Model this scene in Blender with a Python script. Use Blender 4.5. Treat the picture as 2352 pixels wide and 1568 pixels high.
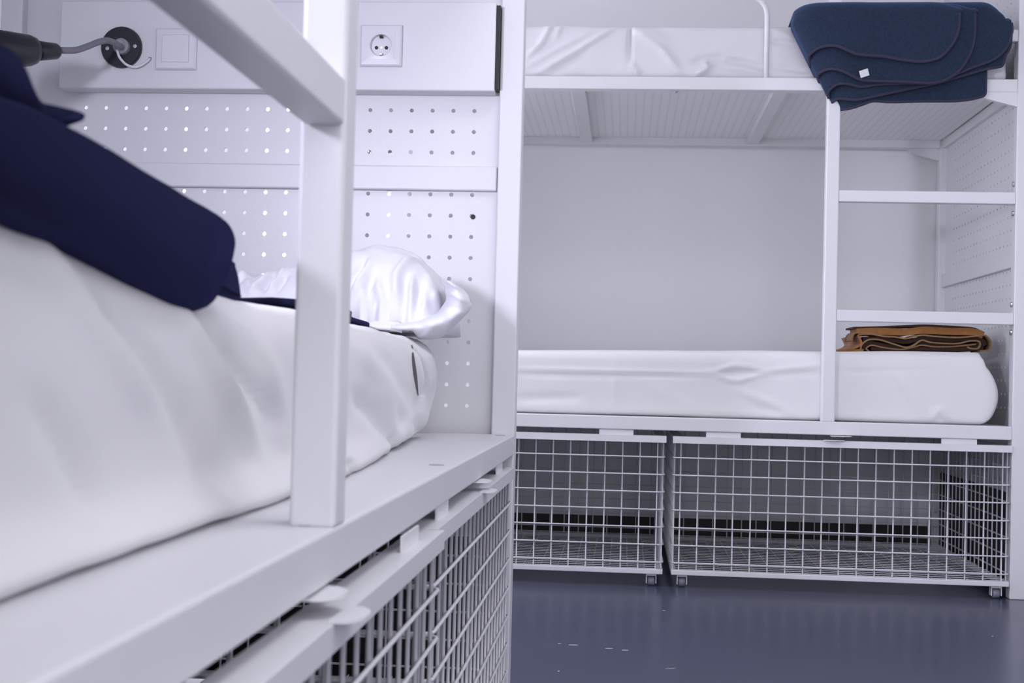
import bpy, bmesh, math, random
from mathutils import Vector, Matrix, noise
for o in list(bpy.data.objects): bpy.data.objects.remove(o)
random.seed(7)
S = bpy.context.scene
COL = S.collection
# ------------------------------------------------------------------ camera
FPX, YAW, PITCH, ROLL, CH = 3191.16, 4.688, 1.365, 1.4173, 0.6053
ya, pi_, ro = map(math.radians, (YAW, PITCH, ROLL))
F = Vector((-math.sin(ya)*math.cos(pi_), math.cos(ya)*math.cos(pi_), math.sin(pi_)))
R0 = Vector((math.cos(ya), math.sin(ya), 0)); U0 = R0.cross(F)
R = R0*math.cos(ro) + U0*math.sin(ro); U = R.cross(F)
CAM = Vector((0, 0, CH))
cd = bpy.data.cameras.new('camera'); cam = bpy.data.objects.new('camera', cd); COL.objects.link(cam)
M = Matrix((R, U, -F)).transposed().to_4x4(); M.translation = CAM; cam.matrix_world = M
cd.sensor_width = 36; cd.lens = FPX/2352*36; cd.clip_start = .02
cd.dof.use_dof = True; cd.dof.focus_distance = 2.95; cd.dof.aperture_fstop = 13
S.camera = cam
# ------------------------------------------------------------------ world, lights, exposure
S.view_settings.view_transform = 'Standard'; S.view_settings.look = 'None'
S.view_settings.gamma = 1; S.view_settings.use_curve_mapping = False
S.view_settings.exposure = 0.0
w = bpy.data.worlds.new('world'); S.world = w; w.use_nodes = True
w.node_tree.nodes['Background'].inputs[0].default_value = (.80, .83, 1, 1)
w.node_tree.nodes['Background'].inputs[1].default_value = 1.0

def area(name, loc, rot, sx, sy, power, color, spread=180):
    l = bpy.data.lights.new(name, 'AREA'); l.shape = 'RECTANGLE'; l.size = sx; l.size_y = sy
    l.energy = power; l.color = color; l.spread = math.radians(spread)
    o = bpy.data.objects.new(name, l); COL.objects.link(o); o.location = loc; o.rotation_euler = rot
    return o
DAY = (.84, .86, 1.0)
H90 = math.pi/2
WX = -1.27
# corner window daylight; the window behind the camera and ceiling lamp are added fill
area('daylight_corner_window', (WX-.06, 3.54, 1.32), (0, -H90, 0), 1.1, 1.1*.76, 12, (.90, .90, 1.0))
area('daylight_corner_window', (WX-.06, 4.47, 1.32), (0, -H90, 0), 1.1, 1.02, 80, (.90, .90, 1.0))
area('added_front_window_light', (.30, -1.86, 1.15), (H90, 0, 0), 1.7, 1.7, 39, (.97, .95, 1.0))  # unseen window invented as fill light from behind the camera
area('added_ceiling_light', (.5, 1.0, 2.60), (0, 0, 0), .7, 1.2, 18.5, (.97, .95, 1.0))  # unseen lamp added for general light from above

# added beam brightening the end panel; its invented lamp body is built below
LP2 = Vector((-.97, .62, 1.13)); AIM = Vector((.36, 2.64, 1.00))
l2 = area('added_panel_beam', LP2, (AIM-LP2).to_track_quat('-Z', 'Y').to_euler(), .17, .17, 8, (.80, .80, 1.0), 100)
l2.data.shape = 'DISK'
# ------------------------------------------------------------------ helpers
def ray(x, y): return F + R*((x-1176)/FPX) - U*((y-784)/FPX)
def on(ax, val, x, y):
    v = ray(x, y); return CAM + v*((val-CAM[ax])/v[ax])

def mat(name, base, rough=.5, noise_amt=0, nscale=20, bump=0, bscale=60, metal=0, spec=.5, sheen=0, coat=0, base2=None):
    m = bpy.data.materials.new(name); m.use_nodes = True
    nt = m.node_tree; b = nt.nodes['Principled BSDF']
    b.inputs['Base Color'].default_value = (*base, 1); b.inputs['Roughness'].default_value = rough
    b.inputs['Metallic'].default_value = metal; b.inputs['Specular IOR Level'].default_value = spec
    if sheen:
        b.inputs['Sheen Weight'].default_value = sheen; b.inputs['Sheen Roughness'].default_value = .5
    if coat: b.inputs['Coat Weight'].default_value = coat
    tc = nt.nodes.new('ShaderNodeTexCoord')
    if noise_amt or base2:
        n = nt.nodes.new('ShaderNodeTexNoise'); n.inputs['Scale'].default_value = nscale; n.inputs['Detail'].default_value = 5
        nt.links.new(tc.outputs['Object'], n.inputs['Vector'])
        mx = nt.nodes.new('ShaderNodeMix'); mx.data_type = 'RGBA'
        b2 = base2 or tuple(c*(1-noise_amt) for c in base)
        mx.inputs[6].default_value = (*base, 1); mx.inputs[7].default_value = (*b2, 1)
        nt.links.new(n.outputs['Fac'], mx.inputs[0]); nt.links.new(mx.outputs[2], b.inputs['Base Color'])
    if bump:
        n2 = nt.nodes.new('ShaderNodeTexNoise'); n2.inputs['Scale'].default_value = bscale; n2.inputs['Detail'].default_value = 4
        nt.links.new(tc.outputs['Object'], n2.inputs['Vector'])
        bp = nt.nodes.new('ShaderNodeBump'); bp.inputs['Strength'].default_value = bump; bp.inputs['Distance'].default_value = .004
        nt.links.new(n2.outputs['Fac'], bp.inputs['Height']); nt.links.new(bp.outputs['Normal'], b.inputs['Normal'])
    return m
PAINT = mat('white_powder_coat', (.735, .735, .765), .38, .03, 6, .05, 300)
WIRE = mat('white_wire_coat', (.66, .66, .70), .42, .03, 8)
WALL = mat('wall_paint', (.88, .88, .905), .75, .04, 4, .10, 180)
CEIL = mat('ceiling_paint', (.8, .8, .82), .8, .02, 4)
PLAST = mat('white_plastic', (.74, .74, .78), .3, .02, 9)
SHEET = mat('white_cotton', (.79, .785, .795), .85, .03, 5, .10, 500, sheen=.15)
SHEET2 = mat('white_waterproof_cover', (.72, .72, .76), .42, .03, 5, .08, 300)
PILLOW = mat('white_pillowcase', (.80, .80, .85), .85, .02, 6, .08, 400, sheen=.15)
NAVY = mat('navy_wool', (.0045, .005, .017), .95, .3, 60, .25, 700, sheen=.22, spec=.1)
bsdf = NAVY.node_tree.nodes['Principled BSDF']; bsdf.inputs['Sheen Tint'].default_value = (.10, .12, .55, 1)
BLUE = mat('blue_fleece', (.014, .034, .078), .95, .9, 160, .5, 600, sheen=.36)
BLUE.node_tree.nodes['Principled BSDF'].inputs['Sheen Tint'].default_value = (.2, .35, .8, 1)
HEM = mat('blue_overlock_hem', (.04, .035, .075), .9, .3, 300, .4, 900)
OCHRE = mat('orange_brown_wool', (.40, .17, .05), .95, .5, 90, .4, 500, sheen=.2)
TAN = mat('tan_wool_edge', (.30, .18, .09), .95, .3, 200, .4, 600)
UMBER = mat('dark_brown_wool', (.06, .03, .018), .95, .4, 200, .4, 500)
BLACK = mat('black_plastic', (.012, .012, .02), .35, .2, 30)
DARK = mat('black_rubber_and_shade', (.012, .012, .014), .6, .2, 30)
STEEL = mat('steel', (.6, .6, .62), .3, .05, 30, metal=1)
GREYRUB = mat('grey_gooseneck', (.22, .21, .24), .45, .1, 40)
GREYPL = mat('grey_plastic', (.33, .34, .38), .4, .1, 40)
WHEEL = mat('translucent_grey_wheel', (.22, .24, .30), .3, .1, 40)
HOLE = mat('dark_socket_hole', (.01, .01, .015), .6, .1, 30)
LABEL = mat('white_label', (.75, .75, .75), .8, .05, 60)
SKIRT_SHADE = mat('black_skirting_and_shade', (.012, .012, .014), .55, .1, 20)
UNDERW = mat('pale_grey_lower_wall', (.80, .80, .86), .7, .06, 6)
# floor: glossy slate blue vinyl
FLOOR = mat('slate_blue_vinyl', (.070, .074, .108), .30, 0, 20, 0)
nt = FLOOR.node_tree; b = nt.nodes['Principled BSDF']; tc = [n for n in nt.nodes if n.type == 'TEX_COORD'][0]
n1 = nt.nodes.new('ShaderNodeTexNoise'); n1.inputs['Scale'].default_value = 350; n1.inputs['Detail'].default_value = 6
n2 = nt.nodes.new('ShaderNodeTexNoise'); n2.inputs['Scale'].default_value = 3; n2.inputs['Detail'].default_value = 4
for n in (n1, n2): nt.links.new(tc.outputs['Object'], n.inputs['Vector'])
mx = nt.nodes.new('ShaderNodeMix'); mx.data_type = 'RGBA'
mx.inputs[6].default_value = (.048, .054, .098, 1); mx.inputs[7].default_value = (.070, .076, .126, 1)
nt.links.new(n1.outputs['Fac'], mx.inputs[0]); nt.links.new(mx.outputs[2], b.inputs['Base Color'])
mr = nt.nodes.new('ShaderNodeMapRange'); mr.inputs[3].default_value = .22; mr.inputs[4].default_value = .29
nt.links.new(n2.outputs['Fac'], mr.inputs[0]); nt.links.new(mr.outputs[0], b.inputs['Roughness'])
bp = nt.nodes.new('ShaderNodeBump'); bp.inputs['Strength'].default_value = .05; bp.inputs['Distance'].default_value = .002
nt.links.new(n1.outputs['Fac'], bp.inputs['Height']); nt.links.new(bp.outputs['Normal'], b.inputs['Normal'])
# underside of the upper deck: fine punched dots
DECK = mat('punched_deck_sheet', (.86, .86, .88), .5)
nt = DECK.node_tree; b = nt.nodes['Principled BSDF']; tc = [n for n in nt.nodes if n.type == 'TEX_COORD'][0]
sc = nt.nodes.new('ShaderNodeVectorMath'); sc.operation = 'SCALE'; sc.inputs['Scale'].default_value = 1/.026
fr = nt.nodes.new('ShaderNodeVectorMath'); fr.operation = 'FRACTION'
sb = nt.nodes.new('ShaderNodeVectorMath'); sb.operation = 'SUBTRACT'; sb.inputs[1].default_value = (.5, .5, .5)
mu = nt.nodes.new('ShaderNodeVectorMath'); mu.operation = 'MULTIPLY'; mu.inputs[1].default_value = (1, 1, 0)
ln = nt.nodes.new('ShaderNodeVectorMath'); ln.operation = 'LENGTH'
lt = nt.nodes.new('ShaderNodeMath'); lt.operation = 'LESS_THAN'; lt.inputs[1].default_value = .17
nt.links.new(tc.outputs['Object'], sc.inputs[0]); nt.links.new(sc.outputs[0], fr.inputs[0]); nt.links.new(fr.outputs[0], sb.inputs[0])
nt.links.new(sb.outputs[0], mu.inputs[0]); nt.links.new(mu.outputs[0], ln.inputs[0]); nt.links.new(ln.outputs['Value'], lt.inputs[0])
mx = nt.nodes.new('ShaderNodeMix'); mx.data_type = 'RGBA'; mx.inputs[6].default_value = (.86, .86, .88, 1); mx.inputs[7].default_value = (.66, .66, .69, 1)
nt.links.new(lt.outputs[0], mx.inputs[0]); nt.links.new(mx.outputs[2], b.inputs['Base Color'])

def mesh_obj(name, bm, m, parent=None, smooth=False, mods=None):
    me = bpy.data.meshes.new(name); bm.normal_update(); bm.to_mesh(me); bm.free()
    for mm in (m if isinstance(m, (list, tuple)) else [m]): me.materials.append(mm)
    if smooth:
        for p in me.polygons: p.use_smooth = True
    o = bpy.data.objects.new(name, me); COL.objects.link(o)
    if parent: o.parent = parent
    return o
def inst(name, me, parent, loc=(0, 0, 0), rotz=0):
    o = bpy.data.objects.new(name, me); COL.objects.link(o); o.parent = parent; o.location = loc; o.rotation_euler = (0, 0, rotz); return o
def tag(o, label=None, cat=None, group=None, kind=None):
    if label: o['label'] = label
    if cat: o['category'] = cat
    if group: o['group'] = group
    if kind: o['kind'] = kind
    return o
def thing(name, label, cat, loc=(0, 0, 0), rotz=0, group=None):
    o = bpy.data.objects.new(name, None); COL.objects.link(o); o.location = loc; o.rotation_euler = (0, 0, rotz)
    o.empty_display_size = .05
    return tag(o, label, cat, group)
def bx(bm, a, b_, bev=0):
    """box from corner a to corner b"""
    x0, y0, z0 = (min(a[i], b_[i]) for i in range(3)); x1, y1, z1 = (max(a[i], b_[i]) for i in range(3))
    vs = [bm.verts.new(p) for p in ((x0,y0,z0),(x1,y0,z0),(x1,y1,z0),(x0,y1,z0),(x0,y0,z1),(x1,y0,z1),(x1,y1,z1),(x0,y1,z1))]
    fs = [bm.faces.new([vs[i] for i in f]) for f in ((0,3,2,1),(4,5,6,7),(0,1,5,4),(1,2,6,5),(2,3,7,6),(3,0,4,7))]
    if bev:
        es = list({e for f in fs for e in f.edges})
        bmesh.ops.bevel(bm, geom=es, offset=bev, segments=3, affect='EDGES', profile=.5)
def box(name, a, b_, m, parent=None, bev=.0025):
    bm = bmesh.new(); bx(bm, a, b_, bev); return mesh_obj(name, bm, m, parent)
def tube(bm, pts, r, seg=8, cap=True, radii=None):
    pts = [Vector(p) for p in pts]; rings = []
    n = len(pts); up = None
    for i, p in enumerate(pts):
        t = (pts[min(i+1, n-1)] - pts[max(i-1, 0)]).normalized()
        if up is None:
            up = Vector((0, 0, 1)) if abs(t.z) < .9 else Vector((1, 0, 0))
        a = t.cross(up).normalized(); up = a.cross(t).normalized()
        rr = radii[i] if radii else r
        rings.append([bm.verts.new(p + (a*math.cos(2*math.pi*k/seg) + up*math.sin(2*math.pi*k/seg))*rr) for k in range(seg)])
    for i in range(n-1):
        for k in range(seg):
            bm.faces.new((rings[i][k], rings[i][(k+1) % seg], rings[i+1][(k+1) % seg], rings[i+1][k]))
    if cap:
        bm.faces.new(rings[0]); bm.faces.new(list(reversed(rings[-1])))
def lathe(bm, prof, origin, axis, seg=32):
    """prof: (dist along axis, radius)"""
    axis = Vector(axis).normalized(); up = Vector((0, 0, 1)) if abs(axis.z) < .9 else Vector((1, 0, 0))
    a = axis.cross(up).normalized(); c = a.cross(axis).normalized(); o = Vector(origin); rings = []
    for d, r in prof:
        rings.append([bm.verts.new(o + axis*d + (a*math.cos(2*math.pi*k/seg)+c*math.sin(2*math.pi*k/seg))*max(r, 1e-5)) for k in range(seg)])
    for i in range(len(prof)-1):
        for k in range(seg): bm.faces.new((rings[i][k], rings[i][(k+1) % seg], rings[i+1][(k+1) % seg], rings[i+1][k]))
    bm.faces.new(rings[0]); bm.faces.new(list(reversed(rings[-1])))
    bmesh.ops.recalc_face_normals(bm, faces=bm.faces)
def arc(c, r, a0, a1, n, plane='xy', third=0):
    out = []
    for i in range(n+1):
        a = math.radians(a0 + (a1-a0)*i/n); u, v = c[0]+r*math.cos(a), c[1]+r*math.sin(a)
        out.append({'xy': (u, v, third), 'xz': (u, third, v), 'yz': (third, u, v)}[plane])
    return out
def catmull(pts, n=8):
    out = []; P = [pts[0]] + list(pts) + [pts[-1]]
    for i in range(1, len(P)-2):
        for k in range(n):
            t = k/n; q = []
            for d in range(len(pts[0])):
                p0, p1, p2, p3 = P[i-1][d], P[i][d], P[i+1][d], P[i+2][d]
                q.append(.5*((2*p1)+(-p0+p2)*t+(2*p0-5*p1+4*p2-p3)*t*t+(-p0+3*p1-3*p2+p3)*t**3))
            out.append(tuple(q))
    out.append(tuple(pts[-1])); return out

# ------------------------------------------------------------------ room shell
RX, YN, YF, HC = 1.22, -1.80, 5.16, 2.62
def struct(o): o['kind'] = 'structure'; return o
struct(box('floor', (WX-.12, YN-.12, -.06), (RX+.12, YF+.12, 0), FLOOR, bev=0))
struct(box('ceiling', (WX-.12, YN-.12, HC), (RX+.12, YF+.12, HC+.08), CEIL, bev=0))
wb = struct(box('wall_back', (WX-.12, YF, 0), (RX+.12, YF+.12, HC), WALL, bev=0))
struct(box('wall_right', (RX, YN, 0), (RX+.12, YF, HC), WALL, bev=0))
def wall_open(name, axis, c0, c1, lo, hi, opens):
    """wall slab with rectangular openings (u0,u1,z0,z1)"""
    bm = bmesh.new(); us = sorted({lo, hi, *[o[0] for o in opens], *[o[1] for o in opens]})
    for u0, u1 in zip(us, us[1:]):
        zs = [0.0]; hit = [o for o in opens if o[0] <= u0+1e-6 and o[1] >= u1-1e-6]
        spans = [(0, HC)] if not hit else [(0, hit[0][2]), (hit[0][3], HC)]
        for z0, z1 in spans:
            if axis == 'x': bx(bm, (c0, u0, z0), (c1, u1, z1))
            else: bx(bm, (u0, c0, z0), (u1, c1, z1))
    return struct(mesh_obj(name, bm, WALL))
W1 = (.48, .84, .90, 1.30); W2 = (3.12, 4.98, .77, 1.87); W3 = (-.55, 1.15, .30, 2.00)
wall_open('wall_left', 'x', WX-.12, WX, YN, YF, [W2])
wall_open('wall_front', 'y', YN-.12, YN, WX-.12, RX+.12, [W3])
def win(name, axis, c, o, mull):
    bm = bmesh.new(); u0, u1, z0, z1 = o; t = .035
    def b4(ua, ub, za, zb, d=.03):
        if axis == 'x': bx(bm, (c-d, ua, za), (c+.004, ub, zb), .003)
        else: bx(bm, (ua, c-d, za), (ub, c+.004, zb), .003)
    b4(u0, u1, z0, z0+t); b4(u0, u1, z1-t, z1); b4(u0, u0+t, z0+t, z1-t); b4(u1-t, u1, z0+t, z1-t)
    if mull: b4((u0+u1)/2-.015, (u0+u1)/2+.015, z0+t, z1-t)
    return struct(mesh_obj(name, bm, PLAST))
win('window_1', 'x', WX, W2, False); struct(box('window_1_mullion', (WX-.03, 3.945, .805), (WX+.004, 3.975, 1.835), PLAST, None)).name = 'trim_2'; win('added_window_2', 'y', YN, W3, True)  # the window behind the camera is unseen, added for fill light
# slightly greyer lower wall band and black skirting along the back wall (seen under the bunk)
struct(box('trim_1', (WX, YF-.012, .095), (RX, YF, .47), UNDERW, bev=0))
struct(box('baseboard_back', (WX, YF-.022, 0), (1.10, YF, .095), SKIRT_SHADE, bev=.002))
cl = thing('added_ceiling_lamp', 'flat white rectangular ceiling lamp above the aisle, unseen, added for fill light', 'lamp', (.5, 1.0, 2.62))
box('added_lamp_housing', (-.38, -.63, -.012), (.38, .63, 0), PLAST, cl)

# ------------------------------------------------------------------ bunk bed
# shared meshes, local frame: x along the bed, y from the front (0) to the wall (D), z up
D = 1.03
ZR0, ZR1 = .4535, .492
ZU0, ZU1 = 1.453, 1.490
HT = 2.02
def perforated_sheet():
    """end sheet standing in the local yz plane, 4 cm hole grid; x is the thickness"""
    bm = bmesh.new(); P = .0404; r = .0041; th = .0015
    y0 = .094; zc = 1.109
    cols = 20; rows_up, rows_dn = 17, 14
    seg = 8
    def cell(yc, zz):
        front, back, fr, br = [], [], [], []
        h = P/2
        sq = [(h, 0), (h, h), (0, h), (-h, h), (-h, 0), (-h, -h), (0, -h), (h, -h)]
        for k in range(seg):
            a = 2*math.pi*k/seg
            for lst, rl, x in ((front, fr, -th), (back, br, th)):
                lst.append(bm.verts.new((x, yc+sq[k][0], zz+sq[k][1])))
                rl.append(bm.verts.new((x, yc+r*math.cos(a), zz+r*math.sin(a))))
        for k in range(seg):
            j = (k+1) % seg
            bm.faces.new((front[k], fr[k], fr[j], front[j])); bm.faces.new((back[k], back[j], br[j], br[k]))
            bm.faces.new((fr[k], br[k], br[j], fr[j]))
    for c in range(cols):
        for k in range(-rows_up, rows_dn+1): cell(y0+c*P, zc-k*P)
    ya0 = y0-P/2; ya1 = y0+(cols-.5)*P; zt = zc+(rows_up+.5)*P; zb = zc-(rows_dn+.5)*P
    bx(bm, (-th, .03, zb), (th, ya0, zt)); bx(bm, (-th, ya1, zb), (th, D-.03, zt))
    bx(bm, (-th, .03, zt), (th, D-.03, HT-.02)); bx(bm, (-th, .03, .295), (th, D-.03, zb))
    bmesh.ops.remove_doubles(bm, verts=bm.verts, dist=1e-5)
    bmesh.ops.recalc_face_normals(bm, faces=bm.faces)
    me = bpy.data.meshes.new('perforated_sheet'); bm.to_mesh(me); bm.free(); me.materials.append(PAINT); return me
PERF = perforated_sheet()

def bunk(name, label, loc, rotz, L, lad, far_box, guard):
    t = thing(name, label, 'bunk bed', loc, rotz)
    for x0 in (0, L-.054):                     # corner columns
        for y0, y1 in ((0, .044), (D-.044, D)):
            box('column', (x0, y0, 0), (x0+.054, y1, HT), PAINT, t, .003)
    for x, s in ((.024, 1), (L-.028, -1)):
        e = inst('end_panel', PERF, t, (x, 0, 0))
        box('stiffening_band', (x-.014 if s < 0 else x, .046, .954), (x if s < 0 else x+.014, D-.046, 1.001), PAINT, e, .003).location = (-x, 0, 0)
        box('end_beam', (x-.018, .045, ZU0), (x+.018, D-.045, ZU1), PAINT, t)
        box('top_cap', (x-.02, .045, HT-.03), (x+.02, D-.045, HT), PAINT, t)
        box('opening_shade', (x-.006, .045, .02), (x+.006, D-.045, .295), SKIRT_SHADE, t)  # black sheet painted for the shade in the opening under the end sheet
    # lower level: rail with its flat top sheet, deck, back rail
    bm = bmesh.new(); bx(bm, (.054, 0, ZR0), (L-.054, .16, ZR1), .0028); mesh_obj('front_rail', bm, PAINT, t)
    box('back_rail', (.054, D-.04, ZR0), (L-.054, D, ZR1), PAINT, t)
    box('deck', (.054, .16, ZR1-.012), (L-.054, D-.04, ZR1-.002), DECK, t, 0)
    # upper level
    box('upper_front_rail', (.054, 0, ZU0), (L-.054, .04, ZU1), PAINT, t)
    box('upper_back_rail', (.054, D-.05, ZU0), (L-.054, D, ZU1), PAINT, t)
    box('upper_deck', (.054, .04, ZU1-.010), (L-.054, D-.05, ZU1-.002), DECK, t, 0)
    for k in range(3):
        x = L-.72-.60*k
        box('cross_rib', (x-.022, .04, ZU0+.006), (x+.022, D-.05, ZU1-.010), PAINT, t)
    for x0, s in ((L-.054, -1), (.054, 1)):     # gussets under the upper rail
        for yy in (.002, D-.03):
            bm = bmesh.new()
            pr = [(0, 0), (s*.105, 0), (s*.10, -.016), (0, -.042)]
            f = [bm.verts.new((x0+px, yy, ZU0+pz)) for px, pz in pr]; g = [bm.verts.new((x0+px, yy+.02, ZU0+pz)) for px, pz in pr]
            bm.faces.new(f); bm.faces.new(list(reversed(g)))
            for i in range(4): bm.faces.new((f[i], g[i], g[(i+1) % 4], f[(i+1) % 4]))
            bmesh.ops.recalc_face_normals(bm, faces=bm.faces); mesh_obj('gusset', bm, PAINT, t)
    for x, z in ((L-.50, ZU0), (L-1.03, ZU0)):
        for yy in (.03,):
            bm = bmesh.new(); lathe(bm, [(0, .006), (.004, .005)], (x, yy, z), (0, 0, -1), 12); mesh_obj('bolt_head', bm, GREYPL, t)
    # ladder between a stile and the near column
    xs, xc = lad                                # stile start, column side
    st0, st1 = (xs, xs+.038)
    box('ladder_stile', (st0, 0, ZR1-.001), (st1, .034, HT-.25), PAINT, t, .0035)
    for z in (.783, 1.130, 1.60):
        a, b_ = (st1, xc) if xc > xs else (xc, st0)
        box('ladder_rung', (a, .001, z), (b_, .031, z+.034), PAINT, t, .003)
    for z in (.762, .842, 1.105, 1.190):
        xx = xc - (.001 if xc > xs else -.001)
        bm = bmesh.new(); lathe(bm, [(0, .008), (.004, .007), (.005, .003)], (xx, .022, z), (-1 if xc > xs else 1, 0, 0), 12); mesh_obj('bolt_head', bm, STEEL, t)
    # guard rod on the upper bed
    if guard:
        g0, g1 = guard; zt = 1.735; r = .06
        pts = [(g0, .02, ZU1-.004)] + [(g0, .02, zt-r)] + arc((g0+r, zt-r), r, 180, 90, 6, 'xz', .02) + arc((g1-r, zt-r), r, 90, 0, 6, 'xz', .02) + [(g1, .02, ZU1-.004)]
        bm = bmesh.new(); tube(bm, pts, .0075, 12); mesh_obj('guard_rod', bm, PAINT, t, True)
    if far_box:                                 # service box with socket, switch and lamp on the end panel
        xb = L-.03
        box('service_box', (xb-.045, .052, 1.138), (xb, .90, 1.308), PAINT, t, .003)
        box('box_end_shade', (xb-.041, .0445, 1.144), (xb-.004, .0515, 1.302), DARK, t, 0)  # black block painted for the shade inside the open box end
    for x in (L*.28, L*.58, L-.10):
        bm = bmesh.new(); lathe(bm, [(0, .010), (.0006, .0095)], (x, .022, ZR1), (0, 0, 1), 20); mesh_obj('hole_plug', bm, GREYPL, t)
    # hasps under the rail for padlocks, one over each basket
    return t

LA, YA0 = 2.32, .35
bedA = bunk('bunk_bed', 'white steel bunk bed at left, nearest, with pegboard end panel and service box', (-.206, YA0, 0), H90, LA, (.64, .054), True, None)
LB, XB0, YB = 2.12, -.96, 4.08
bedB = bunk('bunk_bed', 'white steel bunk bed across the far wall with ladder at its right end', (XB0, YB, 0), 0, LB, (1.528, LB-.054), False, (.42, 1.352))
def plate_hasp(bm, x, y0, out, z, wd=.035, th=.003):
    pts = [(-wd, 0), (-wd, -out*.4)] + [(wd*math.cos(math.radians(a)), -out*.4+out*.6*math.sin(math.radians(a))) for a in range(180, 361, 20)] + [(wd, 0)]
    f = [bm.verts.new((x+px, y0+py, z)) for px, py in pts]; g = [bm.verts.new((x+px, y0+py, z+th)) for px, py in pts]
    bm.faces.new(f); bm.faces.new(list(reversed(g)))
    for i in range(len(pts)): j = (i+1) % len(pts); bm.faces.new((f[i], f[j], g[j], g[i]))
    bmesh.ops.recalc_face_normals(bm, faces=bm.faces)
def hasp(bed, x):
    bm = bmesh.new(); plate_hasp(bm, x, .012, .030, ZR0-.0035, .030, .002); mesh_obj('hasp', bm, PAINT, bed)
hasp(bedA, .60); hasp(bedA, 1.65); hasp(bedB, 1.585); hasp(bedB, .60)

# ------------------------------------------------------------------ wire baskets on castors
P = .0508
HZ = [.071 + P*k for k in range(7)]
def basket(label, bed_loc, rotz, off, W, group, push=0):
    """off: world position of the basket's left front corner; local x along, y inward"""
    t = thing('wire_basket', label, 'basket', off, rotz, group)
    DP = .90; wr = .0023
    # hoops: one wire runs round both sides and the front
    r = .014
    pts = [(0, DP, 0), (0, r, 0)] + arc((r, r), r, 180, 270, 4)[1:] + [(W-r, 0, 0)] + arc((W-r, r), r, 270, 360, 4)[1:] + [(W, DP, 0)]
    bm = bmesh.new(); tube(bm, pts, wr, 6); me = bpy.data.meshes.new('hoop_wire'); bm.to_mesh(me); bm.free(); me.materials.append(WIRE)
    for p in me.polygons: p.use_smooth = True
    for z in HZ: inst('hoop_wire', me, t, (0, 0, z))
    # front uprights
    bm = bmesh.new(); tube(bm, [(0, 0, .045), (0, 0, .425)], wr, 6); me = bpy.data.meshes.new('upright_wire'); bm.to_mesh(me); bm.free(); me.materials.append(WIRE)
    for p in me.polygons: p.use_smooth = True
    n = int((W-.03)/P); x0 = (W-n*P)/2
    for k in range(n+1): inst('upright_wire', me, t, (x0+k*P, .0045, 0))
    nb = int((DP-.03)/P)
    bm = bmesh.new()
    for x in (.0045, W-.0045):
        for k in range(nb+1): tube(bm, [(x, .02+k*P, .045), (x, .02+k*P, .425)], wr, 6)
    tag(mesh_obj('side_mesh', bm, WIRE, t, True), kind='stuff')
    bm = bmesh.new()
    for k in range(n+1): tube(bm, [(x0+k*P, DP-.004, .045), (x0+k*P, DP-.004, .425)], wr, 6)
    for z in HZ: tube(bm, [(0, DP, z), (W, DP, z)], wr, 6)
    tag(mesh_obj('back_mesh', bm, WIRE, t, True), kind='stuff')
    bm = bmesh.new()
    for k in range(int((DP-.02)/.040)+1): tube(bm, [(0, .01+k*.040, .051), (W, .01+k*.040, .051)], .0014, 6)
    for k in range(n+1): tube(bm, [(x0+k*P+.02, 0, .0475), (x0+k*P+.02, DP, .0485)], .0012, 6)
    tag(mesh_obj('floor_mesh', bm, WIRE, t, True), kind='stuff')
    # flanges
    bm = bmesh.new(); bx(bm, (0-.003, -.004, .418), (W+.003, -.0015, .4349)); bx(bm, (-.003, -.004, .435), (W+.003, .03, .4375))
    mesh_obj('top_flange', bm, PAINT, t)
    bm = bmesh.new()
    for x in (-.003, W-.027): bx(bm, (x, .03, .435), (x+.030, DP, .4375))
    bx(bm, (0, DP-.03, .430), (W, DP, .4345)); mesh_obj('side_flange', bm, PAINT, t)
    bm = bmesh.new(); bx(bm, (0, -.004, .036), (W, .016, .050), .002)
    bx(bm, (0, .016, .036), (.016, DP, .045)); bx(bm, (W-.016, .016, .036), (W, DP, .045)); bx(bm, (.016, DP-.016, .036), (W-.016, DP, .045))
    mesh_obj('bottom_frame', bm, PAINT, t)
    for f in (.093, W-.193):
        box('stop_tab', (f, .010, .4375), (f+.10, .0125, .4525), PAINT, t, 0)
    bm = bmesh.new(); plate_hasp(bm, W/2-.02, 0, .022, .4378, .030, .002); mesh_obj('hasp', bm, PAINT, t)
    for x in (.032, W-.032):
        for y in (.02, DP-.06):
            bm = bmesh.new()
            bx(bm, (x-.015, y-.012, .030), (x+.015, y+.012, .0365)); bx(bm, (x-.015, y-.012, .008), (x-.0125, y+.012, .031)); bx(bm, (x+.0125, y-.012, .008), (x+.015, y+.012, .031))
            c = mesh_obj('castor', bm, PAINT, t)
            bm = bmesh.new(); lathe(bm, [(-.010, .009), (-.009, .0135), (.009, .0135), (.010, .009)], (x, y, .0138), (1, 0, 0), 20); w_ = mesh_obj('wheel', bm, WHEEL, c, True)
    return t
GA = 'wire baskets under the near bunk'; GB = 'wire baskets under the far bunk'
basket('white wire basket on castors, closer one under the left bunk', None, H90, (-.192, .445, 0), 1.03, GA)
basket('white wire basket on castors, the farther one under the left bunk', None, H90, (-.200, 1.485, 0), 1.03, GA)
basket('white wire basket under the far bunk, left one, partly hidden', None, 0, (-.836, YB-.003, 0), .957, GB)
basket('white wire basket on castors under the far bunk, right one, below the ladder', None, 0, (.146, YB-.003, 0), .957, GB)

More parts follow.
